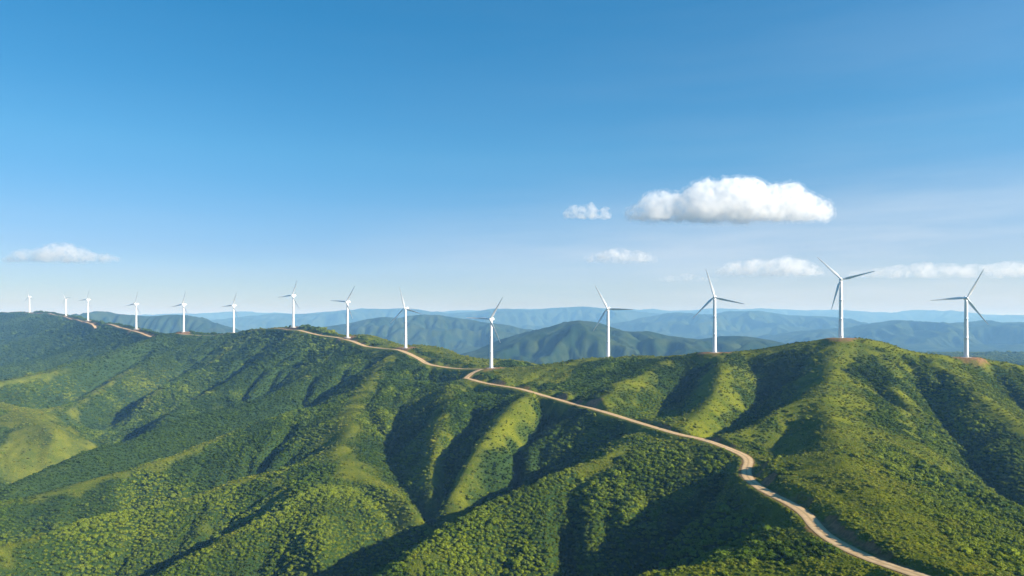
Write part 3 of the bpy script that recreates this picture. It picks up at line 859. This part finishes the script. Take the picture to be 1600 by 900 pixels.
# ------------------------------------------------------------------ light, sky, camera
SUN_AZ, SUN_EL = 112.0, 24.0      # clockwise from the view direction
w = bpy.data.worlds.new('World'); scene.world = w; w.use_nodes = True
nt = w.node_tree; bg = nt.nodes['Background']
sky = nt.nodes.new('ShaderNodeTexSky'); sky.sky_type = 'NISHITA'; sky.sun_disc = False
sky.sun_elevation = R(SUN_EL); sky.sun_rotation = R(SUN_AZ)
sky.altitude = 900; sky.air_density = 1.0; sky.dust_density = 0.4; sky.ozone_density = 2.0
hs = nt.nodes.new('ShaderNodeHueSaturation'); hs.inputs['Saturation'].default_value = 1.4; hs.inputs['Hue'].default_value = 0.491; hs.inputs['Value'].default_value = 1.0
nt.links.new(sky.outputs[0], hs.inputs['Color']); 
tc = nt.nodes.new('ShaderNodeTexCoord'); sx = nt.nodes.new('ShaderNodeSeparateXYZ'); nt.links.new(tc.outputs['Generated'], sx.inputs[0])
rp = ramp(nt, sx.outputs[2], [(0.0, (0.48, 0.54, 0.74)), (0.09, (0.60, 0.60, 0.77)), (0.22, (0.88, 0.89, 0.91)), (0.42, (0.92, 1, 1))])
base_sky = mixc(nt, 1.0, hs.outputs[0], rp, 'MULTIPLY')
base_sky = mixc(nt, maprange(nt, sx.outputs[0], -0.6, 0.1, 1.0, 0.0), base_sky, mixc(nt, 1.0, base_sky, (0.86, 0.84, 0.84), 'MULTIPLY'))
mp = nt.nodes.new('ShaderNodeMapping'); mp.inputs['Scale'].default_value = (1.0, 1.0, 9.0); mp.inputs['Rotation'].default_value = (0, R(4), 0)
nt.links.new(tc.outputs['Generated'], mp.inputs[0])
ci = maprange(nt, noise(nt, mp.outputs[0], 2.2, 6, 0.55), 0.38, 0.70, 0.35, 1.0)
band = ramp(nt, sx.outputs[2], [(0.0, (.6, .6, .6)), (0.09, (.85, .85, .85)), (0.19, (0.12, .12, .12)), (0.5, (0.03, 0.03, 0.03))])
side = maprange(nt, sx.outputs[0], -0.25, 0.5, 0.12, 1.0)
m1 = nt.nodes.new('ShaderNodeMath'); m1.operation = 'MULTIPLY'; nt.links.new(ci, m1.inputs[0]); nt.links.new(band, m1.inputs[1])
m2 = nt.nodes.new('ShaderNodeMath'); m2.operation = 'MULTIPLY'; nt.links.new(m1.outputs[0], m2.inputs[0]); nt.links.new(side, m2.inputs[1])
nt.links.new(mixc(nt, m2.outputs[0], base_sky, (4.6, 5.0, 5.4)), bg.inputs[0]); bg.inputs[1].default_value = 0.083
sd = bpy.data.lights.new('sun', 'SUN'); sd.energy = 5.0; sd.angle = R(0.5); sd.color = (1.0, 0.92, 0.78)
so_ = bpy.data.objects.new('sun', sd); col.objects.link(so_)
so_.rotation_euler = (R(90 - SUN_EL), 0, R(180 - SUN_AZ))
cam = bpy.data.cameras.new('camera'); co = bpy.data.objects.new('camera', cam); col.objects.link(co)
co.location = (0, 0, ZC); co.rotation_euler = (R(90), 0, 0)
cam.sensor_width = 36; cam.lens = 36 * F / 1600; cam.shift_y = (HY - 450) / 1600
cam.clip_start = 1; cam.clip_end = 120000
scene.camera = co
scene.render.engine = 'CYCLES'
cy = scene.cycles
cy.max_bounces = 18; cy.diffuse_bounces = 3; cy.glossy_bounces = 2; cy.transmission_bounces = 2; cy.volume_bounces = 16; cy.volume_max_steps = 256; cy.transparent_max_bounces = 8
cy.use_denoising = True; cy.sample_clamp_indirect = 4
scene.view_settings.view_transform = 'Standard'; scene.view_settings.look = 'None'; scene.view_settings.exposure = 1.08
scene.view_settings.gamma = 1; scene.view_settings.use_curve_mapping = False
